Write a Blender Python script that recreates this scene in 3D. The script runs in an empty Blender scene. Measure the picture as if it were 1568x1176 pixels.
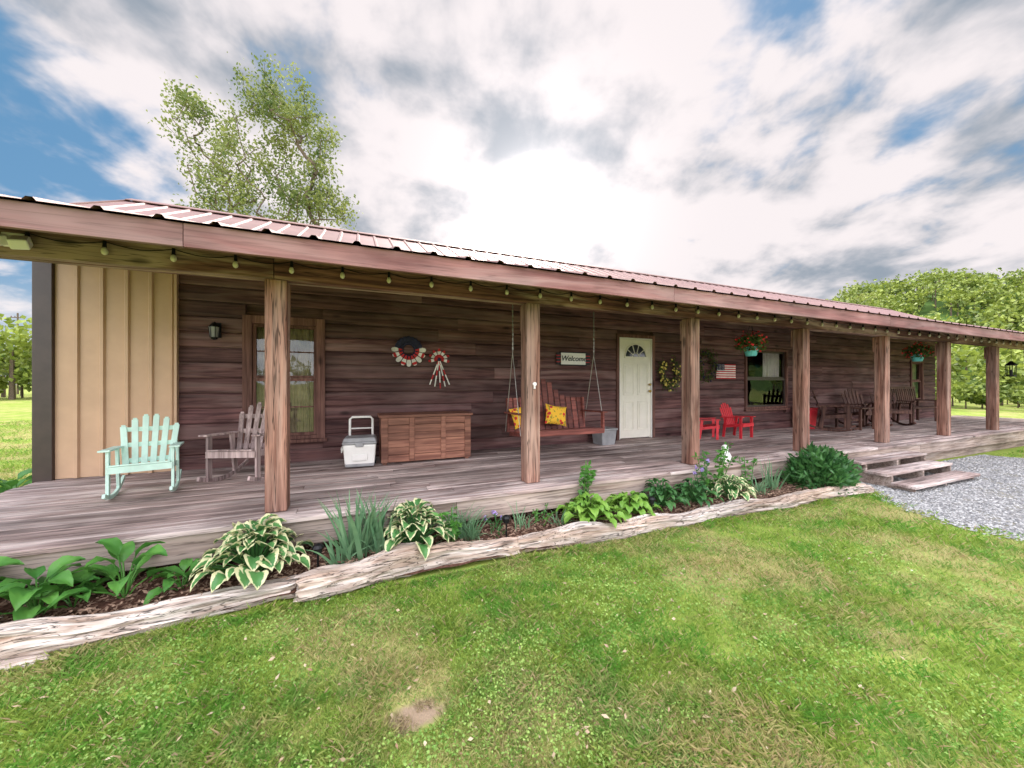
import bpy, math, random
import numpy as np
from mathutils import Vector, Matrix, noise
random.seed(7); rng=np.random.default_rng(7)
S=bpy.context.scene
S.view_settings.view_transform='Standard'; S.view_settings.look='None'; S.view_settings.exposure=0
RAD=math.radians
YAW=RAD(22.5); CY,SY=math.cos(YAW),math.sin(YAW)
# ------------------------------------------------------------------ node helpers
def N(nt,t,**k):
    n=nt.nodes.new(t)
    for a,b in k.items(): setattr(n,a,b)
    return n
def put(nt,sock,v):
    if isinstance(v,bpy.types.NodeSocket): nt.links.new(v,sock)
    elif v is not None:
        if isinstance(v,(tuple,list)) and len(v)==3 and sock.type=='RGBA': v=(*v,1)
        sock.default_value=v
def M(nt,op,a,b=None,c=None,clamp=False):
    n=N(nt,'ShaderNodeMath',operation=op); n.use_clamp=clamp
    put(nt,n.inputs[0],a)
    if b is not None: put(nt,n.inputs[1],b)
    if c is not None: put(nt,n.inputs[2],c)
    return n.outputs[0]
def MIX(nt,f,a,b,blend='MIX'):
    n=N(nt,'ShaderNodeMix',data_type='RGBA',blend_type=blend)
    put(nt,n.inputs[0],f); put(nt,n.inputs[6],a); put(nt,n.inputs[7],b)
    return n.outputs[2]
def NOISE(nt,vec,scale,detail=5,rough=.55,dist=0.0):
    n=N(nt,'ShaderNodeTexNoise'); put(nt,n.inputs['Vector'],vec)
    n.inputs['Scale'].default_value=scale; n.inputs['Detail'].default_value=detail
    n.inputs['Roughness'].default_value=rough; n.inputs['Distortion'].default_value=dist
    return n.outputs['Fac']
def MR(nt,v,a,b,c=0,d=1,smooth=True):
    n=N(nt,'ShaderNodeMapRange'); n.interpolation_type='SMOOTHSTEP' if smooth else 'LINEAR'
    put(nt,n.inputs[0],v)
    for i,x in enumerate((a,b,c,d)): n.inputs[i+1].default_value=x
    return n.outputs[0]
def MAP(nt,vec,scale=(1,1,1),loc=(0,0,0)):
    n=N(nt,'ShaderNodeMapping'); put(nt,n.inputs[0],vec)
    n.inputs['Scale'].default_value=scale; n.inputs['Location'].default_value=loc
    return n.outputs[0]
def newmat(name,rough=.8,spec=.3):
    m=bpy.data.materials.new(name); m.use_nodes=True; nt=m.node_tree
    p=nt.nodes['Principled BSDF']; p.inputs['Roughness'].default_value=rough
    p.inputs['Specular IOR Level'].default_value=spec
    return m,nt,p
def bump(nt,p,h,strength=.4,dist=.01):
    b=N(nt,'ShaderNodeBump'); b.inputs['Strength'].default_value=strength; b.inputs['Distance'].default_value=dist
    put(nt,b.inputs['Height'],h); nt.links.new(b.outputs[0],p.inputs['Normal'])
def wood(name,dark,light,axis='X',fine=1.0,rough=.8,isl=.35,bmp=.5,grey=None,greyamt=.5,spec=.25,knots=True,crack=0):
    m,nt,p=newmat(name,rough,spec)
    tc=N(nt,'ShaderNodeTexCoord').outputs['Object']
    g=N(nt,'ShaderNodeNewGeometry').outputs['Random Per Island']
    off=N(nt,'ShaderNodeCombineXYZ')
    for i,k in enumerate((17.,31.,23.)): put(nt,off.inputs[i],M(nt,'MULTIPLY',g,k))
    va=N(nt,'ShaderNodeVectorMath',operation='ADD'); put(nt,va.inputs[0],tc); put(nt,va.inputs[1],off.outputs[0])
    sc=[22*fine]*3; sc['XYZ'.index(axis)]=1.1*fine
    n1=NOISE(nt,MAP(nt,va.outputs[0],tuple(sc)),1.0,5,.62,.6)
    sc2=[5*fine]*3; sc2['XYZ'.index(axis)]=.5*fine
    n2=NOISE(nt,MAP(nt,va.outputs[0],tuple(sc2)),1.0,3,.6,1.0)
    n3=NOISE(nt,tc,1.3,2,.6)
    col=MIX(nt,MR(nt,n1,.32,.68),dark,light)
    if grey: col=MIX(nt,M(nt,'MULTIPLY',MR(nt,n2,.42,.66),greyamt),col,grey)
    k=M(nt,'MULTIPLY_ADD',g,2*isl,1-isl)
    k=M(nt,'MULTIPLY',k,MR(nt,n3,.3,.7,.75,1.2))
    if knots:
        vo=N(nt,'ShaderNodeTexVoronoi'); vs=[3.2]*3; vs['XYZ'.index(axis)]=1.2
        put(nt,vo.inputs['Vector'],MAP(nt,va.outputs[0],tuple(vs))); vo.inputs['Scale'].default_value=1.0
        k=M(nt,'MULTIPLY',k,MR(nt,vo.outputs['Distance'],.04,.13,.35,1))
    if crack:
        sc3=[30*fine]*3; sc3['XYZ'.index(axis)]=.9*fine
        n4=NOISE(nt,MAP(nt,va.outputs[0],tuple(sc3),(3,5,7)),1.0,3,.5,.8)
        ck=M(nt,'ABSOLUTE',M(nt,'SUBTRACT',n4,.5)); k=M(nt,'MULTIPLY',k,MR(nt,ck,.0,.035,1-crack,1))
    cc=N(nt,'ShaderNodeCombineColor'); 
    for i in range(3): put(nt,cc.inputs[i],k)
    col=MIX(nt,1.0,col,cc.outputs[0],'MULTIPLY')
    put(nt,p.inputs['Base Color'],col)
    bump(nt,p,n1,bmp,.006)
    return m
def plain(name,col,rough=.5,metal=0,spec=.4,var=.15,scale=6,bmp=0.0):
    m,nt,p=newmat(name,rough,spec); p.inputs['Metallic'].default_value=metal
    tc=N(nt,'ShaderNodeTexCoord').outputs['Object']
    n=NOISE(nt,tc,scale,4,.6)
    a=tuple(c*(1-var) for c in col); b=tuple(min(1,c*(1+var)) for c in col)
    put(nt,p.inputs['Base Color'],MIX(nt,MR(nt,n,.3,.7),a,b))
    if bmp: bump(nt,p,n,bmp,.004)
    return m
def leafmat(name,cols,scale=3,trans=.35,attr=None,rough=.5,edge=None):
    m=bpy.data.materials.new(name); m.use_nodes=True; nt=m.node_tree
    p=nt.nodes['Principled BSDF']; p.inputs['Roughness'].default_value=rough; p.inputs['Specular IOR Level'].default_value=.3
    out=nt.nodes['Material Output']
    tc=N(nt,'ShaderNodeTexCoord').outputs['Object']
    n=NOISE(nt,tc,scale,2,.6)
    g=N(nt,'ShaderNodeNewGeometry').outputs['Random Per Island']
    f=M(nt,'ADD',M(nt,'MULTIPLY',MR(nt,n,.3,.7),.6),M(nt,'MULTIPLY',g,.4))
    r=N(nt,'ShaderNodeValToRGB'); put(nt,r.inputs[0],f)
    els=r.color_ramp.elements
    for i,c in enumerate(cols):
        pos=i/(len(cols)-1)
        e=els[0] if i==0 else (els[1] if i==len(cols)-1 else els.new(pos))
        e.position=pos; e.color=(*c,1)
    col=r.outputs[0]
    if edge:
        a=N(nt,'ShaderNodeAttribute',attribute_name='edge').outputs['Fac']
        wob=M(nt,'ADD',a,M(nt,'MULTIPLY',M(nt,'SUBTRACT',NOISE(nt,tc,40,3),.5),.5))
        col=MIX(nt,MR(nt,wob,.55,.68),col,edge)
    put(nt,p.inputs['Base Color'],col)
    if trans<=0: return m
    t=N(nt,'ShaderNodeBsdfTranslucent'); put(nt,t.inputs[0],col)
    mx=N(nt,'ShaderNodeMixShader'); mx.inputs[0].default_value=trans
    nt.links.new(p.outputs[0],mx.inputs[1]); nt.links.new(t.outputs[0],mx.inputs[2]); nt.links.new(mx.outputs[0],out.inputs[0])
    return m
# ------------------------------------------------------------------ mesh helpers
class MB:
    def __init__(s): s.v=[]; s.f=[]; s.m=[]
    def add(s,vs,fs,mi=0):
        o=len(s.v); s.v+= [tuple(v) for v in vs]; s.f+=[tuple(i+o for i in f) for f in fs]; s.m+=[mi]*len(fs)
    def box(s,x0,x1,y0,y1,z0,z1,mi=0):
        s.add([(x0,y0,z0),(x1,y0,z0),(x1,y1,z0),(x0,y1,z0),(x0,y0,z1),(x1,y0,z1),(x1,y1,z1),(x0,y1,z1)],
          [(0,3,2,1),(4,5,6,7),(0,1,5,4),(1,2,6,5),(2,3,7,6),(3,0,4,7)],mi)
    def bar(s,p0,p1,w,t,side=(1,0,0),mi=0):
        p0=Vector(p0);p1=Vector(p1);d=(p1-p0).normalized();sd=Vector(side)
        sd=(sd-d*sd.dot(d))
        if sd.length<1e-4: sd=d.orthogonal()
        sd.normalize(); n=d.cross(sd)
        a=sd*w/2;b=n*t/2
        s.add([p0-a-b,p0+a-b,p0+a+b,p0-a+b,p1-a-b,p1+a-b,p1+a+b,p1-a+b],
          [(0,3,2,1),(4,5,6,7),(0,1,5,4),(1,2,6,5),(2,3,7,6),(3,0,4,7)],mi)
    def tube(s,pts,rad,n=8,mi=0,cap=True):
        pts=[Vector(p) for p in pts]; 
        if not isinstance(rad,(list,tuple)): rad=[rad]*len(pts)
        vs=[];fs=[]; ref=None
        for i,p in enumerate(pts):
            d=(pts[min(i+1,len(pts)-1)]-pts[max(i-1,0)])
            if d.length<1e-9: d=Vector((0,0,1))
            d.normalize()
            if ref is None: ref=d.orthogonal().normalized()
            ref=(ref-d*ref.dot(d))
            if ref.length<1e-5: ref=d.orthogonal()
            ref.normalize(); q=d.cross(ref)
            for k in range(n):
                a=2*math.pi*k/n; vs.append(p+(ref*math.cos(a)+q*math.sin(a))*rad[i])
        for i in range(len(pts)-1):
            for k in range(n):
                fs.append((i*n+k,i*n+(k+1)%n,(i+1)*n+(k+1)%n,(i+1)*n+k))
        if cap: fs.append(tuple(range(n-1,-1,-1))); fs.append(tuple((len(pts)-1)*n+k for k in range(n)))
        s.add(vs,fs,mi)
    def lathe(s,c,prof,n=16,mi=0):
        c=Vector(c); s.tube([c+Vector((0,0,z)) for r,z in prof],[max(r,.0005) for r,z in prof],n,mi)
    def blob(s,c,r,n=10,mi=0,sq=1.0,rot=None):
        c=Vector(c); vs=[];fs=[]
        def pw(a): return math.copysign(abs(a)**sq,a)
        for i in range(n+1):
            ph=math.pi*i/n-math.pi/2
            for k in range(n*2):
                th=math.pi*k/n
                v=Vector((r[0]*pw(math.cos(ph))*pw(math.cos(th)),r[1]*pw(math.cos(ph))*pw(math.sin(th)),r[2]*pw(math.sin(ph))))
                if rot: v=rot@v
                vs.append(c+v)
        for i in range(n):
            for k in range(2*n):
                fs.append((i*2*n+k,i*2*n+(k+1)%(2*n),(i+1)*2*n+(k+1)%(2*n),(i+1)*2*n+k))
        s.add(vs,fs,mi)
    def obj(s,name,mats,parent=None,smooth=False,bevel=0):
        me=bpy.data.meshes.new(name); me.from_pydata(s.v,[],s.f)
        if not isinstance(mats,(list,tuple)): mats=[mats]
        for m in mats: me.materials.append(m)
        me.polygons.foreach_set('material_index',s.m)
        if smooth: me.polygons.foreach_set('use_smooth',[True]*len(s.f))
        me.update(); o=bpy.data.objects.new(name,me); S.collection.objects.link(o)
        if parent: o.parent=parent
        if bevel:
            b=o.modifiers.new('bevel','BEVEL'); b.width=bevel; b.segments=2; b.limit_method='ANGLE'
        return o
def empty(name,loc=(0,0,0),rz=0,sc=1):
    e=bpy.data.objects.new(name,None); S.collection.objects.link(e); e.location=loc; e.rotation_euler=(0,0,RAD(rz)); e.scale=(sc,sc,sc)
    e.empty_display_size=.1
    return e
def npmesh(name,verts,nper,mat,parent=None,attr=None,smooth=False,faces=None):
    me=bpy.data.meshes.new(name); V=len(verts); me.vertices.add(V); me.vertices.foreach_set('co',verts.astype(np.float32).ravel())
    K=V//nper; me.loops.add(V); me.loops.foreach_set('vertex_index',np.arange(V,dtype=np.int32))
    me.polygons.add(K); me.polygons.foreach_set('loop_start',np.arange(0,V,nper,dtype=np.int32))
    me.polygons.foreach_set('loop_total',np.full(K,nper,dtype=np.int32))
    if attr is not None:
        a=me.attributes.new('rnd','FLOAT','POINT'); a.data.foreach_set('value',np.repeat(attr,nper).astype(np.float32))
    me.materials.append(mat); me.update(calc_edges=True); me.validate()
    o=bpy.data.objects.new(name,me); S.collection.objects.link(o)
    if parent: o.parent=parent
    return o
def leafverts(C,L,W,up=.3,dirs=None):
    n=len(C); d=rng.normal(size=(n,3)) if dirs is None else dirs
    d/=np.linalg.norm(d,axis=1)[:,None]
    q=rng.normal(size=(n,3)); s=np.cross(d,q); s/=np.linalg.norm(s,axis=1)[:,None]+1e-9
    L=np.broadcast_to(L,(n,))[:,None]; W=np.broadcast_to(W,(n,))[:,None]
    nn=np.cross(d,s)
    v=np.stack([C-d*L/2,C+s*W/2+nn*W*.15,C+d*L/2,C-s*W/2+nn*W*.15],axis=1)
    return v.reshape(-1,3)
# ------------------------------------------------------------------ materials
m_wall=wood('weathered_log_siding',(.052,.022,.024),(.165,.080,.075),'X',1,.75,.32,.6,(.23,.150,.14),.5)
m_deck=wood('deck_boards',(.18,.125,.11),(.44,.33,.30),'X',1,.7,.3,.6,(.64,.54,.50),.8,.35,True,.6)
m_rim=wood('deck_rim',(.18,.125,.10),(.42,.33,.28),'X',1,.85,.25,.6,(.50,.42,.38),.5,crack=.5)
m_post=wood('post_wood',(.13,.055,.038),(.36,.19,.14),'Z',1,.8,.18,.8,(.46,.33,.27),.5,crack=.75)
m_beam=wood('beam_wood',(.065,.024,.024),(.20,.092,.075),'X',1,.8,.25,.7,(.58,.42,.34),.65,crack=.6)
m_fascia=wood('fascia_wood',(.17,.072,.068),(.29,.14,.13),'X',.8,.7,.15,.5,(.36,.235,.22),.7,crack=.25)
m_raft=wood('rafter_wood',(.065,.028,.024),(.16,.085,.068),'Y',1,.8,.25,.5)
m_trim=wood('window_trim_wood',(.09,.04,.034),(.21,.105,.085),'Z',1,.75,.2,.5)
m_chest=wood('chest_wood',(.15,.06,.042),(.35,.165,.11),'X',1,.55,.3,.5)
m_grey=wood('grey_chair_wood',(.24,.17,.165),(.54,.42,.40),'Z',1,.8,.25,.5)
m_dark=wood('dark_chair_wood',(.05,.022,.018),(.16,.08,.06),'Z',1,.6,.2,.4)
m_swing=wood('swing_wood',(.12,.035,.03),(.30,.095,.075),'X',1,.5,.25,.4)
m_log=wood('weathered_log',(.30,.235,.20),(.66,.59,.53),'X',1.1,.92,.2,1.0,(.36,.23,.15),.6,crack=.85)
m_mint=plain('mint_paint',(.58,.80,.70),.45,var=.08)
m_red=plain('red_plastic',(.62,.03,.045),.4,var=.1)
m_white=plain('white_paint',(.80,.78,.75),.4,var=.04)
m_door=plain('door_paint',(.82,.78,.68),.45,var=.04)
m_tan=plain('tan_metal_siding',(.54,.35,.225),.45,0,.5,.07,2)
m_brownmetal=plain('dark_brown_trim',(.05,.032,.028),.4,0,.5)
m_roof=plain('brown_metal_roof',(.22,.125,.115),.42,.2,.5,.14,1.2)
m_black=plain('black_metal',(.015,.015,.016),.4,.5)
m_greyp=plain('grey_plastic',(.30,.30,.31),.5)
m_chain=plain('chain_steel',(.36,.34,.32),.45,.8)
m_navy=plain('navy_fabric',(.02,.02,.05),.8)
m_redf=plain('red_fabric',(.5,.03,.035),.8)
m_whitef=plain('white_fabric',(.75,.72,.68),.8)
m_teal=plain('teal_pot',(.10,.42,.40),.5)
m_brass=plain('brass',(.55,.38,.12),.3,.9)
m_curt=plain('curtain_fabric',(.46,.40,.27),.9,0,.1,.25,5)
m_sheer=plain('white_curtain',(.78,.73,.72),.9,0,.1,.1,5)
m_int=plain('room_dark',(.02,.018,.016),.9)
def glassmat():
    m,nt,p=newmat('window_glass',.04,.8)
    out=nt.nodes['Material Output']; gl=N(nt,'ShaderNodeBsdfGlossy'); gl.inputs['Roughness'].default_value=.02
    gl.inputs[0].default_value=(.9,.92,.95,1); tr=N(nt,'ShaderNodeBsdfTransparent'); tr.inputs[0].default_value=(.78,.77,.76,1)
    lw=N(nt,'ShaderNodeFresnel'); lw.inputs[0].default_value=1.5
    mx=N(nt,'ShaderNodeMixShader'); put(nt,mx.inputs[0],M(nt,'ADD',M(nt,'MULTIPLY',lw.outputs[0],.9),.02,clamp=True))
    tc=N(nt,'ShaderNodeTexCoord').outputs['Object']
    b=N(nt,'ShaderNodeBump'); b.inputs['Strength'].default_value=.15; b.inputs['Distance'].default_value=.02; put(nt,b.inputs['Height'],NOISE(nt,tc,2.2,2))
    nt.links.new(b.outputs[0],gl.inputs['Normal'])
    nt.links.new(tr.outputs[0],mx.inputs[1]); nt.links.new(gl.outputs[0],mx.inputs[2]); nt.links.new(mx.outputs[0],out.inputs[0])
    return m
m_glass=glassmat()
FL=.45
# ------------------------------------------------------------------ HOUSE
house=empty('log_cabin_house',(0,0,0))
XL,XR=-3.44,18.1; WY=6.1; PXR=20.0
openings=[(-1.47,-.46,.79,2.53),(4.80,5.79,FL,2.60),(8.6,10.2,.97,2.46),(16.4,17.2,1.03,2.34)]
b=MB(); z=FL-.02; ph=.205
def cutparts(a,c,z,zt,m=.03):
    parts=[(a,c)]
    for (ox0,ox1,oz0,oz1) in openings:
        if zt>oz0+m and z<oz1-m:
            np_=[]
            for (p,q) in parts:
                if q<=ox0+m or p>=ox1-m: np_.append((p,q)); continue
                if p<ox0: np_.append((p,ox0+m))
                if q>ox1: np_.append((ox1-m,q))
            parts=np_
    return [(p,q) for p,q in parts if q-p>.02]
while z<3.55:
    segs=[]; x=-2.17
    while x<XR:
        L=random.uniform(2.6,4.9); segs.append((x,min(x+L,XR))); x+=L
    for (a,c) in segs:
        for (p,q) in cutparts(a,c,z,z+ph):
            j=random.uniform(-.004,.004)
            x0,x1=p+.0015,q-.0015; y0=WY+j
            prof=[(y0+.012,z+.004),(y0,z+.022),(y0-.002,z+ph*.6),(y0+.004,z+ph-.03),(y0+.022,z+ph-.002),(y0+.06,z+ph-.002),(y0+.06,z+.004)]
            n=len(prof); vs=[(x0,u,w) for u,w in prof]+[(x1,u,w) for u,w in prof]
            fs=[(k,(k+1)%n,n+(k+1)%n,n+k) for k in range(n)]+[tuple(range(n-1,-1,-1)),tuple(range(n,2*n))]
            b.add(vs,fs)
    z+=ph
b.obj('front_wall_logs',m_wall,house)
b=MB()
zs=sorted(set([0,FL,.79,.97,1.03,2.34,2.46,2.53,2.60,3.5]))
for i in range(len(zs)-1):
    for (p,q) in cutparts(XL+.03,XR-.01,zs[i],zs[i+1],.0): b.box(p,q,WY+.068,WY+.12,zs[i],zs[i+1])
for gx_ in (XL+.03,XR-.12):
    pr=[(WY+.13,0),(12,0),(12,2.80),(8.25,4.50),(WY+.13,3.46)]
    vs=[(gx_,u,w) for u,w in pr]+[(gx_+.1,u,w) for u,w in pr]; n=5
    b.add(vs,[(k,(k+1)%n,n+(k+1)%n,n+k) for k in range(n)]+[tuple(range(n-1,-1,-1)),tuple(range(n,2*n))])
b.box(XL+.14,XR-.13,11.88,11.98,0,2.75)
b.obj('inner_and_gable_walls',m_wall,house)
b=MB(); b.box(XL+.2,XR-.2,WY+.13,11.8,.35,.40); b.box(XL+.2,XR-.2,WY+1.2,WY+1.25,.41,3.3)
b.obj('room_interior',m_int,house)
# tan metal siding panel
b=MB(); prof=[]; x=-3.30
while x<-2.21:
    prof+= [(x,0),(x+.16,0),(x+.174,-.026),(x+.204,-.026),(x+.218,0)]; x+=.228
prof=[(p,o) for p,o in prof if p<-2.19]+[(-2.19,0)]
vs=[];fs=[]
for p,o in prof: vs+=[(p,WY-.03+o,FL+.01),(p,WY-.03+o,3.5)]
for i in range(len(prof)-1): fs.append((2*i,2*i+2,2*i+3,2*i+1))
b.add(vs,fs); b.box(-2.192,-2.165,WY-.055,WY+.02,FL+.01,3.5)
b.obj('tan_metal_siding',m_tan,house)
b=MB(); b.box(XL-.03,-3.302,WY-.07,WY+.1,FL-.2,3.5); b.obj('corner_trim',m_brownmetal,house,bevel=.006)
# deck
b=MB(); y=3.58; bw=.138
while y<WY+.05:
    x=XL+random.uniform(-.02,.01)
    while x<PXR:
        L=random.uniform(2.4,4.9); x1=min(x+L,PXR)
        if PXR-x1<.5: x1=PXR
        dz=random.uniform(-.003,.003)
        b.box(x+.002,x1-.002,y+random.uniform(.002,.006),y+bw-.005,FL-.038+dz,FL+dz); x=x1
    y+=bw
b.obj('deck_boards',m_deck,house,bevel=.004)
b=MB()
xs=[XL+.02,.9,5.5,10.1,14.9,PXR-.02]
for i in range(5): b.box(xs[i]+.002,xs[i+1]-.002,3.61,3.65,.20,FL-.042)
b.box(XL+.02,XL+.06,3.655,WY,.2,FL-.042)
x=XL+.4
while x<PXR:
    b.box(x,x+.04,3.655,WY,.22,FL-.042); x+=.6
for x in [XL+.2+2.51*k for k in range(10)]: b.box(x-.1,x+.1,3.9,4.1,-.05,.219)
b.box(6.9,PXR-.1,3.72,3.76,-.02,.20)
b.obj('deck_rim_and_joists',m_rim,house,bevel=.004)
b=MB(); b.box(XL+.1,6.8,3.80,3.84,-.05,.38); b.obj('deck_skirt_board',m_dark,house)
# posts
b=MB()
for k in range(-2,8):
    x=1.838+2.512*k; w=.085
    if x<XL: continue
    b.box(x-w,x+w,3.88-w,3.88+w,FL+.002,2.50)
    b.box(x-w,x+w,3.88+w+.003,3.88+w+.03,2.2,2.49)
b.obj('porch_posts',m_post,house,bevel=.010)
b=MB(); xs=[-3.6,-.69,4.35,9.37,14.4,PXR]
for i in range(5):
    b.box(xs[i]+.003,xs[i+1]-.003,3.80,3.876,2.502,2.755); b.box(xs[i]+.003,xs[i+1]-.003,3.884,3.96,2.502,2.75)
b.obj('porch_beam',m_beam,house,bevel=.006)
# roof profile
RID=4.67
def rz(y):
    if y<=WY: return 2.665+.315*(y-3.13)
    if y<=8.25: return 3.600+(RID-3.600)/(8.25-WY)*(y-WY)
    return RID-.47*(y-8.25)
RX0,RX1=-3.56,PXR+.25
b=MB(); cols=[]; x=RX0
while x<RX1:
    cols+=[(x,0),(x+.215,0),(x+.232,.022),(x+.262,.022),(x+.279,0)]; x+=.30
rows=[3.13,WY,8.25,12.4]; vs=[];fs=[]
for y in rows:
    for (cx,o) in cols: vs.append((cx,y,rz(y)+.01+o))
nc=len(cols)
for r in range(3):
    for c in range(nc-1): fs.append((r*nc+c,r*nc+c+1,(r+1)*nc+c+1,(r+1)*nc+c))
b.add(vs,fs)
b.obj('metal_roof',m_roof,house)
b=MB()
b.bar((RX0,8.16,RID),(RX1,8.16,RID),.22,.012,(0,1,.5)); b.bar((RX0,8.36,RID),(RX1,8.36,RID),.22,.012,(0,1,-.47))
for (ya,yb) in ((3.16,WY),(WY,8.25),(8.25,12.4)):
    b.bar((RX0-.01,ya,rz(ya)-.06),(RX0-.01,yb,rz(yb)-.06),.025,.17,(1,0,0))
b.obj('ridge_cap_and_rake_trim',m_roof,house)
b=MB()
xs=[RX0,-1.1,3.3,7.9,12.6,17.1,RX1]
for i in range(6): b.box(xs[i]+.0015,xs[i+1]-.0015,3.165,3.205,2.51,2.672)
b.obj('fascia_board',m_fascia,house,bevel=.004)
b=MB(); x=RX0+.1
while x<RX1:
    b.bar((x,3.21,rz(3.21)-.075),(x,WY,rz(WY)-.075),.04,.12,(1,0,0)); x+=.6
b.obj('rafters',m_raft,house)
b=MB()
for (ya,yb) in ((3.17,WY),(WY,8.25),(8.25,12.35)):
    b.add([(RX0+.02,ya,rz(ya)-.003),(RX1-.02,ya,rz(ya)-.003),(RX1-.02,yb,rz(yb)-.003),(RX0+.02,yb,rz(yb)-.003)],[(0,1,2,3)])
b.obj('roof_decking',m_raft,house)
# windows
def window(x0,x1,z0,z1,name,tr=.11,cols=2,grid=True,sash=m_trim,curt=((-1,1),),cm=None):
    e=empty(name,((x0+x1)/2,WY,z0)); e.parent=house
    w=(x1-x0)/2; h=z1-z0; b=MB()
    b.box(-w,-w+tr,-.035,.03,0,h); b.box(w-tr,w,-.035,.03,0,h)
    b.box(-w+tr+.002,w-tr-.002,-.035,.03,h-tr,h); b.box(-w-.03,w+.03,-.06,.03,-.05,-.003); b.box(-w+tr+.002,w-tr-.002,-.03,.03,0,.05)
    b.obj('trim',m_trim,e,bevel=.004)
    iw=w-tr; b=MB(); s=.04
    for (a,c,yy) in ((.052,h*.5,.0),(h*.5+.002,h-tr-.002,.02)):
        b.box(-iw+.002,-iw+s,yy,yy+.03,a,c); b.box(iw-s,iw-.002,yy,yy+.03,a,c)
        b.box(-iw+s+.001,iw-s-.001,yy+.001,yy+.029,a,a+s); b.box(-iw+s+.001,iw-s-.001,yy+.001,yy+.029,c-s,c)
        if grid:
            for k in range(1,cols): 
                xx=-iw+2*iw*k/cols; b.box(xx-.009,xx+.009,yy+.004,yy+.02,a+s+.001,c-s-.001)
            zz=(a+c)/2; b.box(-iw+s+.002,iw-s-.002,yy+.006,yy+.018,zz-.009,zz+.009)
    b.obj('sash',sash,e)
    b=MB(); b.add([(-iw,.022,.05),(iw,.022,.05),(iw,.022,h*.5),(-iw,.022,h*.5)],[(0,1,2,3)])
    b.add([(-iw,.042,h*.5),(iw,.042,h*.5),(iw,.042,h-tr),(-iw,.042,h-tr)],[(0,1,2,3)])
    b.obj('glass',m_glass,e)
    b=MB()
    for (u0,u1,v0) in curt:
        n=int(40*(u1-u0)); vs=[]
        for i in range(n+1):
            xx=iw*(u0+(u1-u0)*i/n); yy=.16+.022*math.sin(i*1.15)+.01*math.sin(i*.37)
            vs+=[(xx,yy,h*v0-.02),(xx,yy*.98,h)]
        b.add(vs,[(2*i,2*i+2,2*i+3,2*i+1) for i in range(n)])
    b.obj('curtain',cm or m_curt,e,smooth=True); return e
window(-1.47,-.46,.79,2.53,'double_hung_window',curt=((-1,-.25,0),(-.1,1,0)))
window(8.6,10.2,.97,2.46,'wide_window',.06,2,False,m_brownmetal,((-1,-.9,0),(.15,.95,.5)),m_sheer)
window(16.4,17.2,1.03,2.34,'far_window',.07,2,False,m_trim,((-1,1,0),))
# door
e=empty('entry_door',(5.295,WY,FL)); e.parent=house
b=MB(); b.box(-.495,-.43,-.035,.05,0,2.15); b.box(.43,.495,-.035,.05,0,2.15); b.box(-.428,.428,-.034,.05,2.08,2.15); b.obj('frame',m_trim,e,bevel=.004)
b=MB(); b.box(-.428,-.405,-.02,.05,.002,2.078); b.box(.405,.428,-.02,.05,.002,2.078); b.box(-.403,.403,-.02,.05,2.05,2.078); b.obj('jamb',m_white,e)
b=MB(); b.box(-.402,.402,0,.045,.02,2.045)
def rframe(x0,x1,z0,z1,t=.018):
    b.box(x0,x1,-.012,-.001,z0,z0+t); b.box(x0,x1,-.012,-.001,z1-t,z1); b.box(x0,x0+t,-.0115,-.001,z0+t+.001,z1-t-.001); b.box(x1-t,x1,-.0115,-.001,z0+t+.001,z1-t-.001)
    b.box(x0+.05,x1-.05,-.009,-.001,z0+.05,z1-.05)
for sx in (-.32,.05):
    rframe(sx,sx+.27,.18,.78); rframe(sx,sx+.27,.90,1.55)
b.obj('door_slab',m_door,e,bevel=.003)
b=MB(); cx,cz,R=0,1.68,.27; vs=[(cx,-.004,cz)]+[(cx+R*math.cos(math.pi*i/20),-.004,cz+R*math.sin(math.pi*i/20)) for i in range(21)]
b.add(vs,[(0,i,i+1) for i in range(1,21)]); 
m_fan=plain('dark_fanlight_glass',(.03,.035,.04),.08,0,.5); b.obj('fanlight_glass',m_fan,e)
b=MB(); b.tube([(R*1.03*math.cos(math.pi*i/20),-.01,cz+R*1.03*math.sin(math.pi*i/20)) for i in range(21)],.016,6)
b.tube([(.09*math.cos(math.pi*i/12),-.008,cz+.09*math.sin(math.pi*i/12)) for i in range(13)],.007,6)
b.bar((-R-.02,-.01,cz),(R+.02,-.01,cz),.03,.03,(0,1,0))
for a in (36,72,108,144): b.bar((.09*math.cos(RAD(a)),-.008,cz+.09*math.sin(RAD(a))),(R*math.cos(RAD(a)),-.008,cz+R*math.sin(RAD(a))),.012,.012,(0,1,0))
b.obj('fanlight_frame',m_door,e)
b=MB(); 
for zz,r in ((.98,.03),(1.12,.026)): b.blob((.35,-.045,zz),(r,r,r),8); b.tube([(.35,-.04,zz),(.35,0,zz)],.014,8)
b.obj('knob_and_deadbolt',m_brass,e,smooth=True)
# lantern wall light
e=empty('wall_lantern',(-1.76,WY-.0,2.3)); e.parent=house
b=MB(); b.box(-.05,.05,-.02,.0,-.1,.1); b.tube([(0,-.02,.06),(0,-.08,.1),(0,-.1,.07)],.008,6)
b.lathe((0,-.1,.0),[(.02,.09),(.06,.04),(.065,.03)],8); b.lathe((0,-.1,0),[(.045,-.11),(.035,-.13),(.01,-.14)],8)
for a in range(6): b.bar((.06*math.cos(a*1.047),-.1+.06*math.sin(a*1.047),.03),(.045*math.cos(a*1.047),-.1+.045*math.sin(a*1.047),-.11),.007,.007)
b.obj('frame',m_black,e); b=MB(); b.lathe((0,-.1,0),[(.04,-.1),(.054,.03)],12); b.obj('glass',m_greyp,e)
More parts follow.
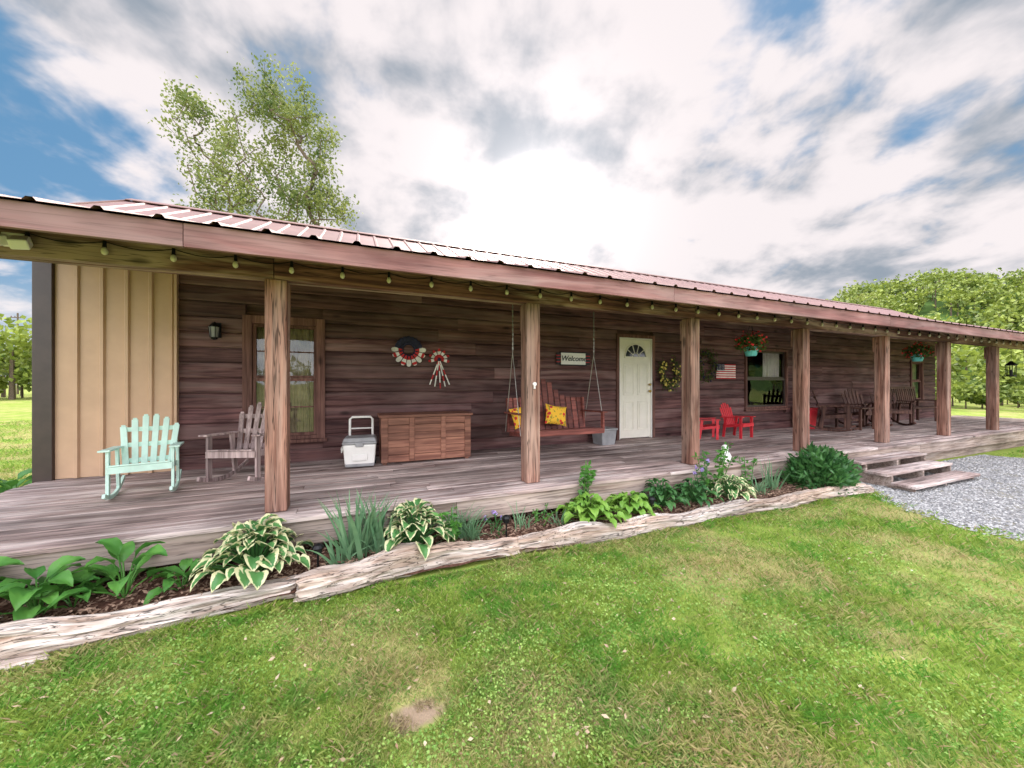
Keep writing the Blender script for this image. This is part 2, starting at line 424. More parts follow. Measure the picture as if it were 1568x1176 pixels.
# string lights
e=empty('string_lights'); pts=[]; x=-2.6; bulbs=[]
while x<18:
    for k in range(6): t=k/6; pts.append((x+.41*t,3.775,2.66-.035*math.sin(math.pi*t)))
    bulbs.append(x); x+=.41
b=MB(); b.tube(pts,.004,4)
for x in bulbs: b.lathe((x,3.77,2.615),[(.011,.05),(.013,0)],8)
b.obj('cord_and_sockets',m_black,e)
m_bulb=plain('frosted_bulb',(.6,.55,.42),.15,0,.6,.05)
b=MB()
for x in bulbs: b.lathe((x,3.77,2.56),[(.004,-.004),(.016,.004),(.022,.020),(.018,.04),(.011,.054)],10)
b.obj('bulbs',m_bulb,e,smooth=True)
e=empty('security_light',(-2.26,3.79,2.6)); b=MB(); b.box(-.06,.06,-.03,0,-.05,.05); b.bar((-.05,-.03,.0),(-.09,-.13,-.06),.09,.07); b.bar((.05,-.03,.0),(.09,-.13,-.06),.09,.07); b.obj('heads',m_white,e,bevel=.01)
e=empty('post_thermometer',(1.845,3.785,1.58)); b=MB(); b.tube([(0,.01,0),(0,-.012,0)],.022,14); b.box(-.007,.007,-.01,.01,-.055,-.023); b.obj('dial',m_white,e)
# steps
e=empty('porch_steps')
b=MB()
for (y0,y1,zt) in ((3.29,3.57,.335),(2.98,3.26,.22),(2.67,2.95,.105)):
    x0=7.35;x1=9.45
    b.box(x0,x1,y0,y0+.136,zt-.04,zt); b.box(x0+.01,x1-.01,y0+.142,y1,zt-.041,zt-.001)
b.obj('treads',m_deck,e,bevel=.004)
b=MB()
for x in (7.45,8.4,9.33):
    pr=[(3.6,-.02),(2.72,-.02),(2.72,.06),(2.97,.06),(2.97,.178),(3.28,.178),(3.28,.293),(3.6,.293)]
    b.add([(x,u,w) for u,w in pr]+[(x+.04,u,w) for u,w in pr],
      [(0,1,2,3),(0,3,4,5),(0,5,6,7),(8,11,10,9),(8,13,12,11),(8,15,14,13),(1,9,10,2),(2,10,11,3),(3,11,12,4),(4,12,13,5),(5,13,14,6),(6,14,15,7)])
b.obj('stringers',m_rim,e)
# ------------------------------------------------------------------ furniture
def chair(name,loc,rz_,sc,mat,rock=True,flare=.05,nb=6,H=1.0,bevel=.004):
    e=empty(name,loc,rz_,sc); b=MB(); W=.29
    if rock:
        for sx in (-W,W):
            pts=[]
            for i in range(13):
                t=i/12; y=-.44+.95*t; pts.append((sx,y,.022+.42*(t-.45)**2))
            for i in range(12): b.bar(pts[i],pts[i+1],.03,.05,(1,0,0))
    for sx in (-W,W):
        b.bar((sx,-.26,.03 if rock else 0),(sx,-.26,.60),.075,.03,(0,1,0))
        b.bar((sx,.24,.04 if rock else 0),(sx,.16,.60),.075,.03,(0,1,0))
        b.bar((sx*1.07,-.34,.615),(sx*1.03,.30,.585),.105,.022,(1,0,0))
        b.bar((sx*.93,-.30,.39),(sx*.93,.26,.31),.025,.08,(1,0,0))
    for k in range(6):
        t=k/5; b.bar((-W+.02,-.29+.5*t,.425-.075*t),(W-.02,-.29+.5*t,.425-.075*t),.085,.02,(0,1,-.13))
    b.bar((-W,-.315,.375),(W,-.315,.375),.08,.02,(0,0,1))
    for k in range(nb):
        u=(k-(nb-1)/2)/((nb-1)/2)
        xb=u*.215; xt=u*(.215+flare)
        top=H-.02-.14*u*u
        lean=.30
        b.bar((xb,.19,.33),(xt,.19+lean*(top-.33),top),.43/nb-.008,.018,(1,0,0))
        b.bar((xt,.19+lean*(top-.33),top),(xt,.19+lean*(top-.31),top+.022),.43/nb-.030,.017,(1,0,0))
    for zz,ww in ((.40,.46),(.60,.56),(.80,.50)):
        yy=.19+.30*(zz-.33)+.02; b.bar((-ww/2,yy,zz),(ww/2,yy,zz),.06,.02,(0,0,1))
    b.obj('slats_and_frame',mat,e,bevel=bevel); return e
chair('green_rocking_chair',(-2.05,5.02,FL),14,.80,m_mint)
chair('grey_rocking_chair',(-1.24,5.30,FL),-18,.90,m_grey)
chair('red_adirondack_chair',(7.45,5.45,FL),8,.72,m_red,False)
chair('red_adirondack_chair',(6.72,5.6,FL),50,.66,m_red,False)
chair('dark_rocking_chair',(10.7,5.35,FL),30,1.0,m_dark)
chair('dark_rocking_chair',(12.3,5.45,FL),-20,1.0,m_dark)
chair('dark_rocking_chair',(13.6,5.45,FL),-40,1.0,m_dark)
# chest
e=empty('wooden_storage_chest',(.925,5.68,FL)); b=MB()
W=.64;D=.25;H=.66
for k in range(6): b.box(-W+.002,W-.002,-D+.0+(.002 if k%2 else 0),D,.03+k*.104,.03+k*.104+.101)
for x0,x1 in ((-W,-W+.09),(W-.09,W),(-.26,-.19),(.19,.26)): b.box(x0,x1,-D-.02,-D-.001,.032,H-.004)
for z0,z1 in ((.034,.13),(H-.10,H-.006)): b.box(-W+.092,-.262,-D-.018,-D-.001,z0,z1); b.box(-.188,.188,-D-.018,-D-.001,z0,z1); b.box(.262,W-.092,-D-.018,-D-.001,z0,z1)
for k in range(4): b.box(-W-.03,W+.03,-D-.045+k*.145,-D-.045+k*.145+.141,H,H+.035)
for x in (-W+.02,W-.08): b.box(x,x+.06,-D+.02,-D+.08,0,.029)
b.obj('chest_panels_and_lid',m_chest,e,bevel=.004)
# cooler
e=empty('rolling_cooler',(.02,5.5,FL),-4); b=MB()
def tap(b,w0,d0,z0,w1,d1,z1,mi=0):
    b.add([(-w0,-d0,z0),(w0,-d0,z0),(w0,d0,z0),(-w0,d0,z0),(-w1,-d1,z1),(w1,-d1,z1),(w1,d1,z1),(-w1,d1,z1)],[(0,3,2,1),(4,5,6,7),(0,1,5,4),(1,2,6,5),(2,3,7,6),(3,0,4,7)],mi)
tap(b,.185,.15,.05,.205,.17,.32); b.box(-.10,.10,-.178,-.14,.10,.20); b.obj('body',m_white,e,bevel=.02)
b=MB(); tap(b,.215,.18,.325,.215,.18,.355); tap(b,.212,.178,.357,.19,.155,.41); tap(b,.18,.145,.02,.187,.152,.07); b.box(-.05,.05,-.195,-.17,.29,.345); b.obj('lid_latch_and_base',m_greyp,e,bevel=.012)
b=MB(); b.tube([(-.15,.19,.1),(-.15,.195,.63),(-.12,.195,.66),(.12,.195,.66),(.15,.195,.63),(.15,.19,.1)],.016,8); b.tube([(-.14,.195,.50),(.14,.195,.50)],.01,6); b.tube([(-.215,.0,.28),(-.225,-.1,.22),(-.225,-.14,.27),(-.215,-.02,.3)],.009,6); b.obj('handle',m_white,e)
b=MB(); b.tube([(-.20,.13,.06),(-.16,.13,.06)],.06,14); b.tube([(.16,.13,.06),(.20,.13,.06)],.06,14); b.obj('wheels',m_black,e)
# swing
e=empty('porch_swing',(2.80,5.0,0)); b=MB(); W=.68; sz=.90
for k in range(6): b.bar((-W,-.24+k*.09,sz-.01*k),(W,-.24+k*.09,sz-.01*k),.08,.02,(0,1,-.1))
for x in (-W+.05,0,W-.05): b.bar((x,-.28,sz-.04),(x,.3,sz-.09),.04,.06,(1,0,0))
b.bar((-W,-.29,sz-.035),(W,-.29,sz-.035),.075,.02,(0,0,1))
n=13
for k in range(n):
    u=(k-(n-1)/2)/((n-1)/2); top=sz+.46+.30*math.exp(-(u/.36)**2)
    b.bar((u*(W-.05),.24,sz-.06),(u*(W-.05),.24+.25*(top-sz),top),.082,.018,(1,0,0))
for zz in (sz+.08,sz+.42): yy=.265+.25*(zz-sz); b.bar((-W,yy,zz),(W,yy,zz),.06,.022,(0,0,1))
for sx in (-W,W):
    b.bar((sx,-.32,sz+.25),(sx,.34,sz+.24),.09,.022,(1,0,0)); b.bar((sx,-.26,sz-.06),(sx,-.26,sz+.24),.06,.03,(0,1,0)); b.bar((sx,.26,sz-.06),(sx,.30,sz+.46),.05,.03,(0,1,0))
b.obj('seat_back_arms',m_swing,e,bevel=.003)
b=MB()
for sx in (-W-.03,W+.03):
    mid=(sx,.02,2.05)
    b.tube([(sx,-.27,sz-.05),mid],.006,5); b.tube([(sx,.31,sz-.05),mid],.006,5)
    k=0; zz=2.05
    while zz<3.14:
        b.bar((sx,.02,zz),(sx,.02,zz+.04),.02 if k%2 else .006,.006 if k%2 else .02,(1,0,0)); zz+=.034; k+=1
b.obj('chains',m_chain,e)
def pillowmat():
    m,nt,p=newmat('floral_yellow_fabric',.9,.1); tc=N(nt,'ShaderNodeTexCoord').outputs['Object']
    vo=N(nt,'ShaderNodeTexVoronoi'); put(nt,vo.inputs['Vector'],tc); vo.inputs['Scale'].default_value=11
    c=MIX(nt,MR(nt,vo.outputs['Distance'],.25,.33),(.62,.05,.04),(.80,.46,.05)); c=MIX(nt,MR(nt,vo.outputs['Distance'],.10,.14),(.25,.03,.10),c)
    c=MIX(nt,M(nt,'MULTIPLY',MR(nt,NOISE(nt,tc,24,3),.55,.6),.7),c,(.07,.16,.05))
    put(nt,p.inputs['Base Color'],c); return m
m_pil=pillowmat()
def pillow(b,c,w,h,t,rot):
    n=12; c=Vector(c)
    for sgn in (-1,1):
        vs=[]
        for i in range(n+1):
            for j in range(n+1):
                u=i/n*2-1; v=j/n*2-1; k=((1-u**4)*(1-v**4))**.45
                uu=u*(1-.09*(1-v*v)*1.0); vv=v*(1-.09*(1-u*u))
                vs.append(c+rot@Vector((uu*w,sgn*t*k,vv*h)))
        f=[(i*(n+1)+j,(i+1)*(n+1)+j,(i+1)*(n+1)+j+1,i*(n+1)+j+1) for i in range(n) for j in range(n)]
        if sgn>0: f=[tuple(reversed(q)) for q in f]
        b.add(vs,f)
for px,tz in ((.07,10),(-.5,-12)):
    b=MB(); pillow(b,(px,.12,sz+.19),.19,.16,.065,Matrix.Rotation(RAD(-16),3,'X')@Matrix.Rotation(RAD(tz),3,'Y')); b.obj('pillow',m_pil,e,smooth=True)
e=empty('storage_crate',(4.25,5.75,FL),5); b=MB(); tap(b,.15,.13,.002,.18,.15,.27); b.obj('bin',m_greyp,e,bevel=.012); b=MB(); b.box(-.195,.195,-.165,.165,.272,.31); b.obj('lid',m_greyp,e,bevel=.01)
e=empty('red_storage_bin',(10.45,5.8,FL)); b=MB(); tap(b,.14,.14,.002,.18,.18,.5); b.box(-.19,.19,-.19,.19,.502,.54); b.obj('bin',m_red,e,bevel=.015)
e=empty('patio_table',(11.55,5.3,FL)); b=MB()
for k in range(6): b.box(-.35,.35,-.3+k*.1,-.3+k*.1+.09,.52,.55)
for sx in (-.3,.3):
    for sy in (-.24,.24): b.box(sx-.025,sx+.025,sy-.025,sy+.025,0,.519)
b.box(-.32,.32,-.02,.02,.2,.24); b.obj('top_and_legs',m_dark,e,bevel=.003)
e=empty('wooden_bench',(15.4,5.6,FL)); b=MB()
for k in range(4): b.box(-.75,.75,-.22+k*.11,-.22+k*.11+.1,.42,.45)
for k in range(13): b.bar((-.7+k*.1167,.22,.45),(-.7+k*.1167,.30,.98),.06,.02,(1,0,0))
b.box(-.76,.76,.29,.33,.98,1.05)
for sx in (-.7,.7): b.box(sx-.03,sx+.03,-.22,-.16,0,.62); b.box(sx-.03,sx+.03,.18,.24,0,.62); b.box(sx-.05,sx+.05,-.25,.25,.622,.65)
b.obj('slats_and_legs',m_dark,e,bevel=.003)
# ------------------------------------------------------------------ wall decor
def ring(b,c,R,r,n=28,mi=0):
    b.tube([(c[0]+R*math.cos(2*math.pi*i/n),c[1],c[2]+R*math.sin(2*math.pi*i/n)) for i in range(n+1)],r,8,mi,False)
e=empty('patriotic_wreath',(.73,WY-.05,2.12)); b=MB(); ring(b,(0,0,0),.11,.03,24,0)
for k in range(9):
    a=RAD(-180+k*180/8.0)
    ca,sa=math.cos(a),math.sin(a); t=(-sa,ca); y=-.03-.012*(k%2)
    for (r0,r1,w0,w1,mi) in ((.10,.16,.008,.024,1),(.16,.21,.024,.036,2),(.21,.25,.036,.030,1 if k%2 else 2),(.25,.265,.030,.014,2)):
        b.add([(ca*r0-t[0]*w0,y,sa*r0-t[1]*w0),(ca*r0+t[0]*w0,y-.012,sa*r0+t[1]*w0),(ca*r1+t[0]*w1,y-.02,sa*r1+t[1]*w1),(ca*r1-t[0]*w1,y-.006,sa*r1-t[1]*w1)],[(0,1,2,3)],mi)
for k in range(9):
    a=RAD(20+k*140/8); ca,sa=math.cos(a),math.sin(a); b.blob((ca*.17,-.02,sa*.17),(.05,.02,.05),5,0)
b.obj('ring_and_petals',[m_navy,m_redf,m_whitef],e)
e=empty('ribbon_bow',(1.21,WY-.04,1.98)); b=MB()
for k in range(7):
    a=RAD(-10+k*200/6); ca,sa=math.cos(a),math.sin(a); t=(-sa,ca)
    for (r0,r1,w0,w1,mi) in ((.02,.08,.006,.020,1),(.08,.13,.020,.026,2),(.13,.175,.026,.012,1)):
        b.add([(ca*r0-t[0]*w0,-.02-.05*r0*(k%2),sa*r0-t[1]*w0),(ca*r0+t[0]*w0,-.02,sa*r0+t[1]*w0),(ca*r1+t[0]*w1,-.03,sa*r1+t[1]*w1),(ca*r1-t[0]*w1,-.03-.03*(k%2),sa*r1-t[1]*w1)],[(0,1,2,3)],mi)
for k,(dx) in enumerate((-.15,-.07,.02,.1,.17)):
    for j in range(5):
        t0=j/5;t1=(j+1)/5; L=.47-.03*abs(k-2)
        b.bar((dx*t0,-.02-.004*k,-L*t0),(dx*t1,-.02-.004*k,-L*t1),.018,.004,(1,0,0),2 if (j+k)%3 else 1)
b.blob((0,-.04,0),(.03,.02,.03),6,0)
b.obj('loops_and_tails',[m_navy,m_redf,m_whitef],e)
e=empty('welcome_sign',(3.78,WY-.03,2.06)); b=MB(); b.box(-.27,.27,-.012,.012,-.11,.11); b.obj('board',m_white,e,bevel=.004)
b=MB(); b.box(-.29,.29,-.02,.02,.112,.13); b.box(-.29,.29,-.02,.02,-.13,-.112)
for sx in (-1,1):
    for k in range(4): b.box(sx*.325-.045,sx*.325+.045,-.01,.01,-.115+k*.06,-.115+k*.06+.045)
b.obj('frame',m_black,e)
b=MB()
for sx in (-1,1):
    for k in range(3): b.box(sx*.325-.045,sx*.325+.045,-.009,.009,-.069+k*.06,-.056+k*.06)
b.obj('end_stripes',m_redf,e)
tx=bpy.data.curves.new('lettering','FONT'); tx.body='Welcome'; tx.size=.14; tx.align_x='CENTER'; tx.align_y='CENTER'; tx.extrude=.003; tx.shear=.25; tx.offset=.001
to=bpy.data.objects.new('lettering',tx); S.collection.objects.link(to); to.parent=e; to.location=(0,-.018,0); to.rotation_euler=(RAD(90),0,0); tx.materials.append(m_black)
e=empty('american_flag',(7.93,WY-.03,1.87)); b=MB()
for k in range(13): b.box(-.32,.32,-.004,.004,-.17+k*.0262,-.17+k*.0262+.026,1 if k%2==0 else 2)
b.box(-.325,-.06,-.009,.003,.03,.172,0)
for i in range(5):
    for j in range(4): b.blob((-.295+i*.05,-.011,.05+j*.033),(.008,.003,.008),4,2)
b.obj('stripes_and_canton',[m_navy,m_redf,m_whitef],e)
m_yfl=plain('yellow_petals',(.62,.50,.12),.7,var=.3,scale=30); m_rfl=plain('red_petals',(.65,.02,.03),.6,var=.25,scale=30)
m_gl=leafmat('ornament_leaves',[(.04,.08,.02),(.14,.20,.05)],8)
m_pfl=plain('purple_petals',(.34,.24,.55),.7,var=.2,scale=30)
def cloudpts(n,c,r,shell=.3):
    d=rng.normal(size=(n,3)); d/=np.linalg.norm(d,axis=1)[:,None]; rr=(shell+(1-shell)*rng.random(n))[:,None]
    return np.array(c)+d*rr*np.array(r)
def wreath(name,loc,R,r,matf,nf,arc=(0,360)):
    e=empty(name,loc); b=MB(); ring(b,(0,0,0),R,.018); b.obj('twig_ring',m_dark,e)
    a=np.radians(rng.uniform(arc[0],arc[1],500)); P=np.stack([np.cos(a)*R,np.zeros(500),np.sin(a)*R*1.3],1)+rng.normal(size=(500,3))*r*.5
    npmesh('leaves',leafverts(P,.06,.025),4,m_gl,e)
    a=np.radians(rng.uniform(arc[0],arc[1],nf)); b=MB()
    for t in a:
        c=(math.cos(t)*R+random.gauss(0,r*.4),-.04+random.gauss(0,.02),math.sin(t)*R*1.3+random.gauss(0,r*.4))
        b.blob(c,(.022,.014,.022),4)
    b.obj('flowers',matf,e)
wreath('yellow_flower_wreath',(6.16,WY-.05,1.82),.22,.12,m_yfl,60,(130,420))
wreath('dark_wreath',(7.27,WY-.05,2.0),.22,.12,m_navy,20)
def basket(name,loc,top):
    e=empty(name,loc); b=MB(); b.lathe((0,0,0),[(.08,-.1),(.12,.04),(.125,.06)],16); b.obj('pot',m_teal,e,smooth=False)
    b=MB()
    for k in range(3): a=k*2.094; b.tube([(.12*math.cos(a),.12*math.sin(a),.06),(0,0,.5)],.004,4)
    b.tube([(0,0,.5),(0,0,top-loc[2])],.004,4); b.obj('hanger',m_black,e)
    npmesh('foliage',leafverts(cloudpts(700,(0,0,.12),(.25,.25,.18)),.07,.035),4,m_gl,e)
    npmesh('flowers',leafverts(cloudpts(110,(0,0,.15),(.26,.26,.20),.7),.045,.04),4,m_rfl,e)
basket('hanging_flower_basket',(6.23,4.3,2.16),3.0)
basket('hanging_flower_basket',(11.9,4.3,2.2),3.0)
e=empty('hanging_lantern',(17.6,4.4,2.0)); b=MB(); b.tube([(0,0,.25),(0,0,1.0)],.006,5); b.lathe((0,0,0),[(.02,.25),(.12,.14),(.12,.12)],8); b.lathe((0,0,0),[(.1,-.16),(.1,-.2)],8)
for a in range(6): b.bar((.1*math.cos(a*1.047),.1*math.sin(a*1.047),.12),(.09*math.cos(a*1.047),.09*math.sin(a*1.047),-.16),.012,.012)
b.lathe((0,0,0),[(.03,-.16),(.03,0)],8); b.obj('cage',m_black,e)
e=empty('ceramic_garden_figurine',(4.86,3.74,FL)); b=MB(); b.lathe((0,0,0),[(.06,.0),(.08,.03),(.085,.1),(.06,.15),(.035,.165),(.045,.19),(.05,.22),(.03,.25),(.005,.26)],14); b.obj('body',m_white,e,smooth=True)
# ------------------------------------------------------------------ GROUND
def bareF(nt,tc):
    n=NOISE(nt,tc,9,3); 
    vs=N(nt,'ShaderNodeVectorMath',operation='DISTANCE'); put(nt,vs.inputs[0],MAP(nt,tc,(1,1.7,0))); vs.inputs[1].default_value=(.26,1.8*1.7,0)
    return MR(nt,M(nt,'ADD',vs.outputs['Value'],M(nt,'MULTIPLY',M(nt,'SUBTRACT',n,.5),.22)),.07,.17,1,0)
def groundmat():
    m,nt,p=newmat('lawn_ground',.95,.1); tc=N(nt,'ShaderNodeTexCoord').outputs['Object']
    big,mid=NOISE(nt,tc,.7,4,.62),NOISE(nt,tc,3.0,4,.65); fine=NOISE(nt,tc,60,4,.7)
    g=MIX(nt,MR(nt,mid,.3,.7),(.15,.23,.035),(.27,.33,.065))
    g=MIX(nt,M(nt,'MULTIPLY',MR(nt,big,.46,.60),.6),g,(.38,.31,.15))
    g=MIX(nt,M(nt,'MULTIPLY',MR(nt,fine,.5,.7),.5),g,(.12,.09,.045))
    g=MIX(nt,bareF(nt,tc),g,(.30,.22,.15))
    put(nt,p.inputs['Base Color'],g); bump(nt,p,fine,.6,.02); return m
me=MB(); 
R=700; xs=[-R,-200,-60,-20,-8,0,8,20,60,200,R]
vs=[(x,y,0) for y in xs for x in xs]; n=len(xs)
me.add(vs,[(j*n+i,j*n+i+1,(j+1)*n+i+1,(j+1)*n+i) for j in range(n-1) for i in range(n-1)]); me.obj('lawn_ground',groundmat())
def gx(y):
    pts=[(-30,8.5),(-6,7.6),(-1,6.9),(.6,6.45),(1.5,6.28),(1.85,6.22),(2.4,6.5),(2.95,6.95),(3.5,7.05)]
    ys=[p[0] for p in pts]; return np.interp(y,ys,[p[1] for p in pts])
def gx2(y): return np.interp(y,[-30,0,2,3.5],[14.5,13.5,13.5,12.8])
m,nt,p=newmat('gravel',.9,.2); tc=N(nt,'ShaderNodeTexCoord').outputs['Object']
vo=N(nt,'ShaderNodeTexVoronoi'); put(nt,vo.inputs['Vector'],tc); vo.inputs['Scale'].default_value=38
sx=N(nt,'ShaderNodeSeparateColor'); put(nt,sx.inputs[0],vo.outputs['Color'])
c=MIX(nt,sx.outputs[0],(.16,.155,.155),(.42,.41,.40)); c=MIX(nt,M(nt,'MULTIPLY',MR(nt,NOISE(nt,tc,2.5,4),.48,.66),.6),c,(.22,.20,.12))
put(nt,p.inputs['Base Color'],c); bump(nt,p,vo.outputs['Distance'],1.0,.02); m_grav=m
b=MB(); ys=np.linspace(-30,3.6,140); vs=[]
for y in ys: vs+=[(gx(y)+random.uniform(-.08,.08),y,.005),(gx2(y)+random.uniform(-.2,.2),y,.005)]
b.add(vs,[(2*i,2*i+1,2*i+3,2*i+2) for i in range(len(ys)-1)])
gp=empty('gravel_driveway'); b.obj('gravel_sheet',m_grav,gp)
nS=28000; yy=3.6-4.2*rng.random(nS)**1.1; xx=gx(yy)+(gx2(yy)-gx(yy))*rng.random(nS)**1.5-.25*rng.random(nS)**2
sz_=rng.uniform(.008,.022,nS)
base=np.array([(1,0,0),(0,1,0),(-1,0,0),(0,-1,0),(0,0,.7),(0,0,-.7)])
tri=np.array([(0,1,4),(1,2,4),(2,3,4),(3,0,4)])
ang=rng.random(nS)*6.28; ca,sa=np.cos(ang),np.sin(ang)
V=base[None]*rng.uniform(.6,1.2,(nS,6,1))*sz_[:,None,None]
Vx=V[:,:,0]*ca[:,None]-V[:,:,1]*sa[:,None]+xx[:,None]; Vy=V[:,:,0]*sa[:,None]+V[:,:,1]*ca[:,None]+yy[:,None]; Vz=V[:,:,2]+.009
VV=np.stack([Vx,Vy,Vz],2)[:,tri,:].reshape(-1,3)
m,nt,p=newmat('gravel_stones',.85,.25); a=N(nt,'ShaderNodeAttribute',attribute_name='rnd').outputs['Fac']
put(nt,p.inputs['Base Color'],MIX(nt,a,(.14,.14,.145),(.48,.47,.455)))
npmesh('loose_stones',VV,3,m,gp,np.repeat(rng.random(nS),4))
def grassmat():
    m=bpy.data.materials.new('grass_blades'); m.use_nodes=True; nt=m.node_tree; p=nt.nodes['Principled BSDF']; p.inputs['Roughness'].default_value=.6; p.inputs['Specular IOR Level'].default_value=.15
    out=nt.nodes['Material Output']; tc=N(nt,'ShaderNodeTexCoord').outputs['Object']; a=N(nt,'ShaderNodeAttribute',attribute_name='rnd').outputs['Fac']
    big,mid=NOISE(nt,tc,.7,4,.62),NOISE(nt,tc,3.0,4,.65)
    g=MIX(nt,a,(.15,.27,.035),(.40,.50,.10))
    g=MIX(nt,M(nt,'MULTIPLY',MR(nt,mid,.46,.58),.7),g,(.10,.31,.04))
    dry=M(nt,'MULTIPLY',MR(nt,big,.45,.58),MR(nt,a,.0,.75))
    g=MIX(nt,M(nt,'MULTIPLY',dry,.85),g,(.60,.48,.25))
    g=MIX(nt,M(nt,'GREATER_THAN',a,.91),g,(.52,.39,.22))
    g=MIX(nt,M(nt,'MULTIPLY',bareF(nt,tc),.8),g,(.42,.32,.2))
    put(nt,p.inputs['Base Color'],g); t=N(nt,'ShaderNodeBsdfTranslucent'); put(nt,t.inputs[0],g)
    mx=N(nt,'ShaderNodeMixShader'); mx.inputs[0].default_value=.4
    nt.links.new(p.outputs[0],mx.inputs[1]); nt.links.new(t.outputs[0],mx.inputs[2]); nt.links.new(mx.outputs[0],out.inputs[0]); return m
m_grass=grassmat()
def infield(x,y,pad=0):
    bad=((x>XL-.15)&(x<PXR)&(y>3.04)&(y<13)) 
    bad&=~((x>6.8)&(y<3.45))
    bad|=(y>-40)&(x>gx(y)+.1*np.sin(y*9)+.06*np.sin(y*23+x*5))&(x<gx2(y))
    return ~bad
def blades(n,r0,r1,a0,a1):
    r=np.exp(rng.uniform(np.log(r0),np.log(r1),n)); az=np.radians(rng.uniform(a0,a1,n))
    return r*np.sin(az),r*np.cos(az),r
x,y,r=blades(660000,1.1,26,-42,84)
dens=.5+.5*np.sin(x*2.3+1.3*np.sin(y*1.7))*np.sin(y*2.9+x*.8)
wx,wy=x+.05*np.sin(y*31),y+.05*np.sin(x*27)
bare=np.exp(-((((wx-.26)/.11)**2+((wy-1.8)/.07)**2)))+.6*np.exp(-(((wx+1.1)/.2)**2+((wy-2.55)/.09)**2))+.5*np.exp(-(((wx-2.1)/.25)**2+((wy-1.5)/.1)**2))
k=infield(x,y)&(rng.random(len(x))>.4*(1-dens)+.95*bare)
m_=20000; ex=rng.uniform(-4.2,6.9,m_); ey=3.03-np.abs(rng.normal(size=m_))*.05-.045*np.clip((ex-1)/5,0,1)
n0=int(k.sum()); x=np.concatenate([x[k],ex]); y=np.concatenate([y[k],ey]); r=np.concatenate([r[k],np.hypot(ex,ey)]); dn=np.concatenate([dens[k],np.ones(m_)]); n=len(x)
h=rng.uniform(.010,.030,n)*(1+.35*dn)*(1+.07*r); w=.0024*(1+.45*r)**.75*rng.uniform(.7,1.3,n)
tuft=np.sin(x*7+3*np.sin(y*5))*np.sin(y*8+2*np.sin(x*4)); h*=1+.45*tuft; h[n0:]*=.9+.6*rng.random(m_)*np.clip(np.sin(ex*5+2*np.sin(ex*2.1)),0,1)
az=rng.random(n)*6.283; lean=rng.uniform(.3,1.4,n)*h; la=rng.random(n)*6.283
bx,by=np.cos(az)*w/2,np.sin(az)*w/2
A=np.stack([x-bx,y-by,np.zeros(n)],1);Bv=np.stack([x+bx,y+by,np.zeros(n)],1)
C=np.stack([x+np.cos(la)*lean*.45+bx*.7,y+np.sin(la)*lean*.45+by*.7,h*.65],1); Dv=np.stack([x+np.cos(la)*lean,y+np.sin(la)*lean,h],1)
lawn=empty('lawn_grass')
npmesh('grass_blades',np.stack([A,Bv,C,Dv],1).reshape(-1,3),4,m_grass,lawn,rng.random(n))
x,y,r=blades(150000,1.1,12,-42,84); tf=np.sin(x*3.1+2*np.sin(y*2.2))*np.sin(y*3.7+x); k=infield(x,y)&(tf>rng.uniform(-.7,.7,len(x)))&(((x-.26)/.15)**2+((y-1.8)/.1)**2>1); x,y,r=x[k],y[k],r[k]; n=len(x)
C=np.stack([x,y,rng.uniform(.010,.030,n)],1); d=rng.normal(size=(n,3)); d[:,2]*=.3
v=leafverts(C,rng.uniform(.007,.016,n)*(1+.12*r),rng.uniform(.006,.012,n)*(1+.12*r),dirs=d)
m_clov=leafmat('clover_leaves',[(.13,.28,.045),(.24,.42,.075),(.38,.52,.13)],2,.3)
npmesh('clover',v,4,m_clov,lawn)
x,y,r=blades(900,1.2,9,-40,70); k=infield(x,y); x,y=x[k],y[k]; n=len(x); d=rng.normal(size=(n,3)); d[:,2]*=.2
m_dry=leafmat('fallen_leaves',[(.22,.11,.05),(.45,.30,.16),(.6,.5,.35)],9,.1)
npmesh('fallen_leaves',leafverts(np.stack([x,y,rng.uniform(.02,.035,n)],1),rng.uniform(.015,.045,n),rng.uniform(.01,.02,n),dirs=d),4,m_dry,lawn)
# ------------------------------------------------------------------ bed
bed=empty('mulch_bed')
b=MB(); nx,ny=180,8; vs=[]
for i in range(nx+1):
    for j in range(ny+1):
        x=-4.2+11.0*i/nx; y=3.08+.75*j/ny
        vs.append((x,y,.05+.06*math.sin(min(1,j/ny*1.6)*1.57)+.03*noise.noise(Vector((x*4,y*6,0)))))
b.add(vs,[(i*(ny+1)+j,(i+1)*(ny+1)+j,(i+1)*(ny+1)+j+1,i*(ny+1)+j+1) for i in range(nx) for j in range(ny)])
m_mul=plain('mulch',(.08,.04,.028),.95,0,.1,.5,40,1.0); b.obj('mulch_surface',m_mul,bed)
n=18000; P=np.stack([rng.uniform(-4.1,6.7,n),rng.uniform(3.14,3.8,n),rng.uniform(.08,.14,n)],1); d=rng.normal(size=(n,3)); d[:,2]*=.25
m_chip=leafmat('mulch_chips',[(.07,.03,.019),(.19,.09,.06),(.40,.27,.19)],9,.0,rough=.9)
npmesh('mulch_chips',leafverts(P,rng.uniform(.02,.06,n),rng.uniform(.008,.02,n),dirs=d),4,m_chip,bed)
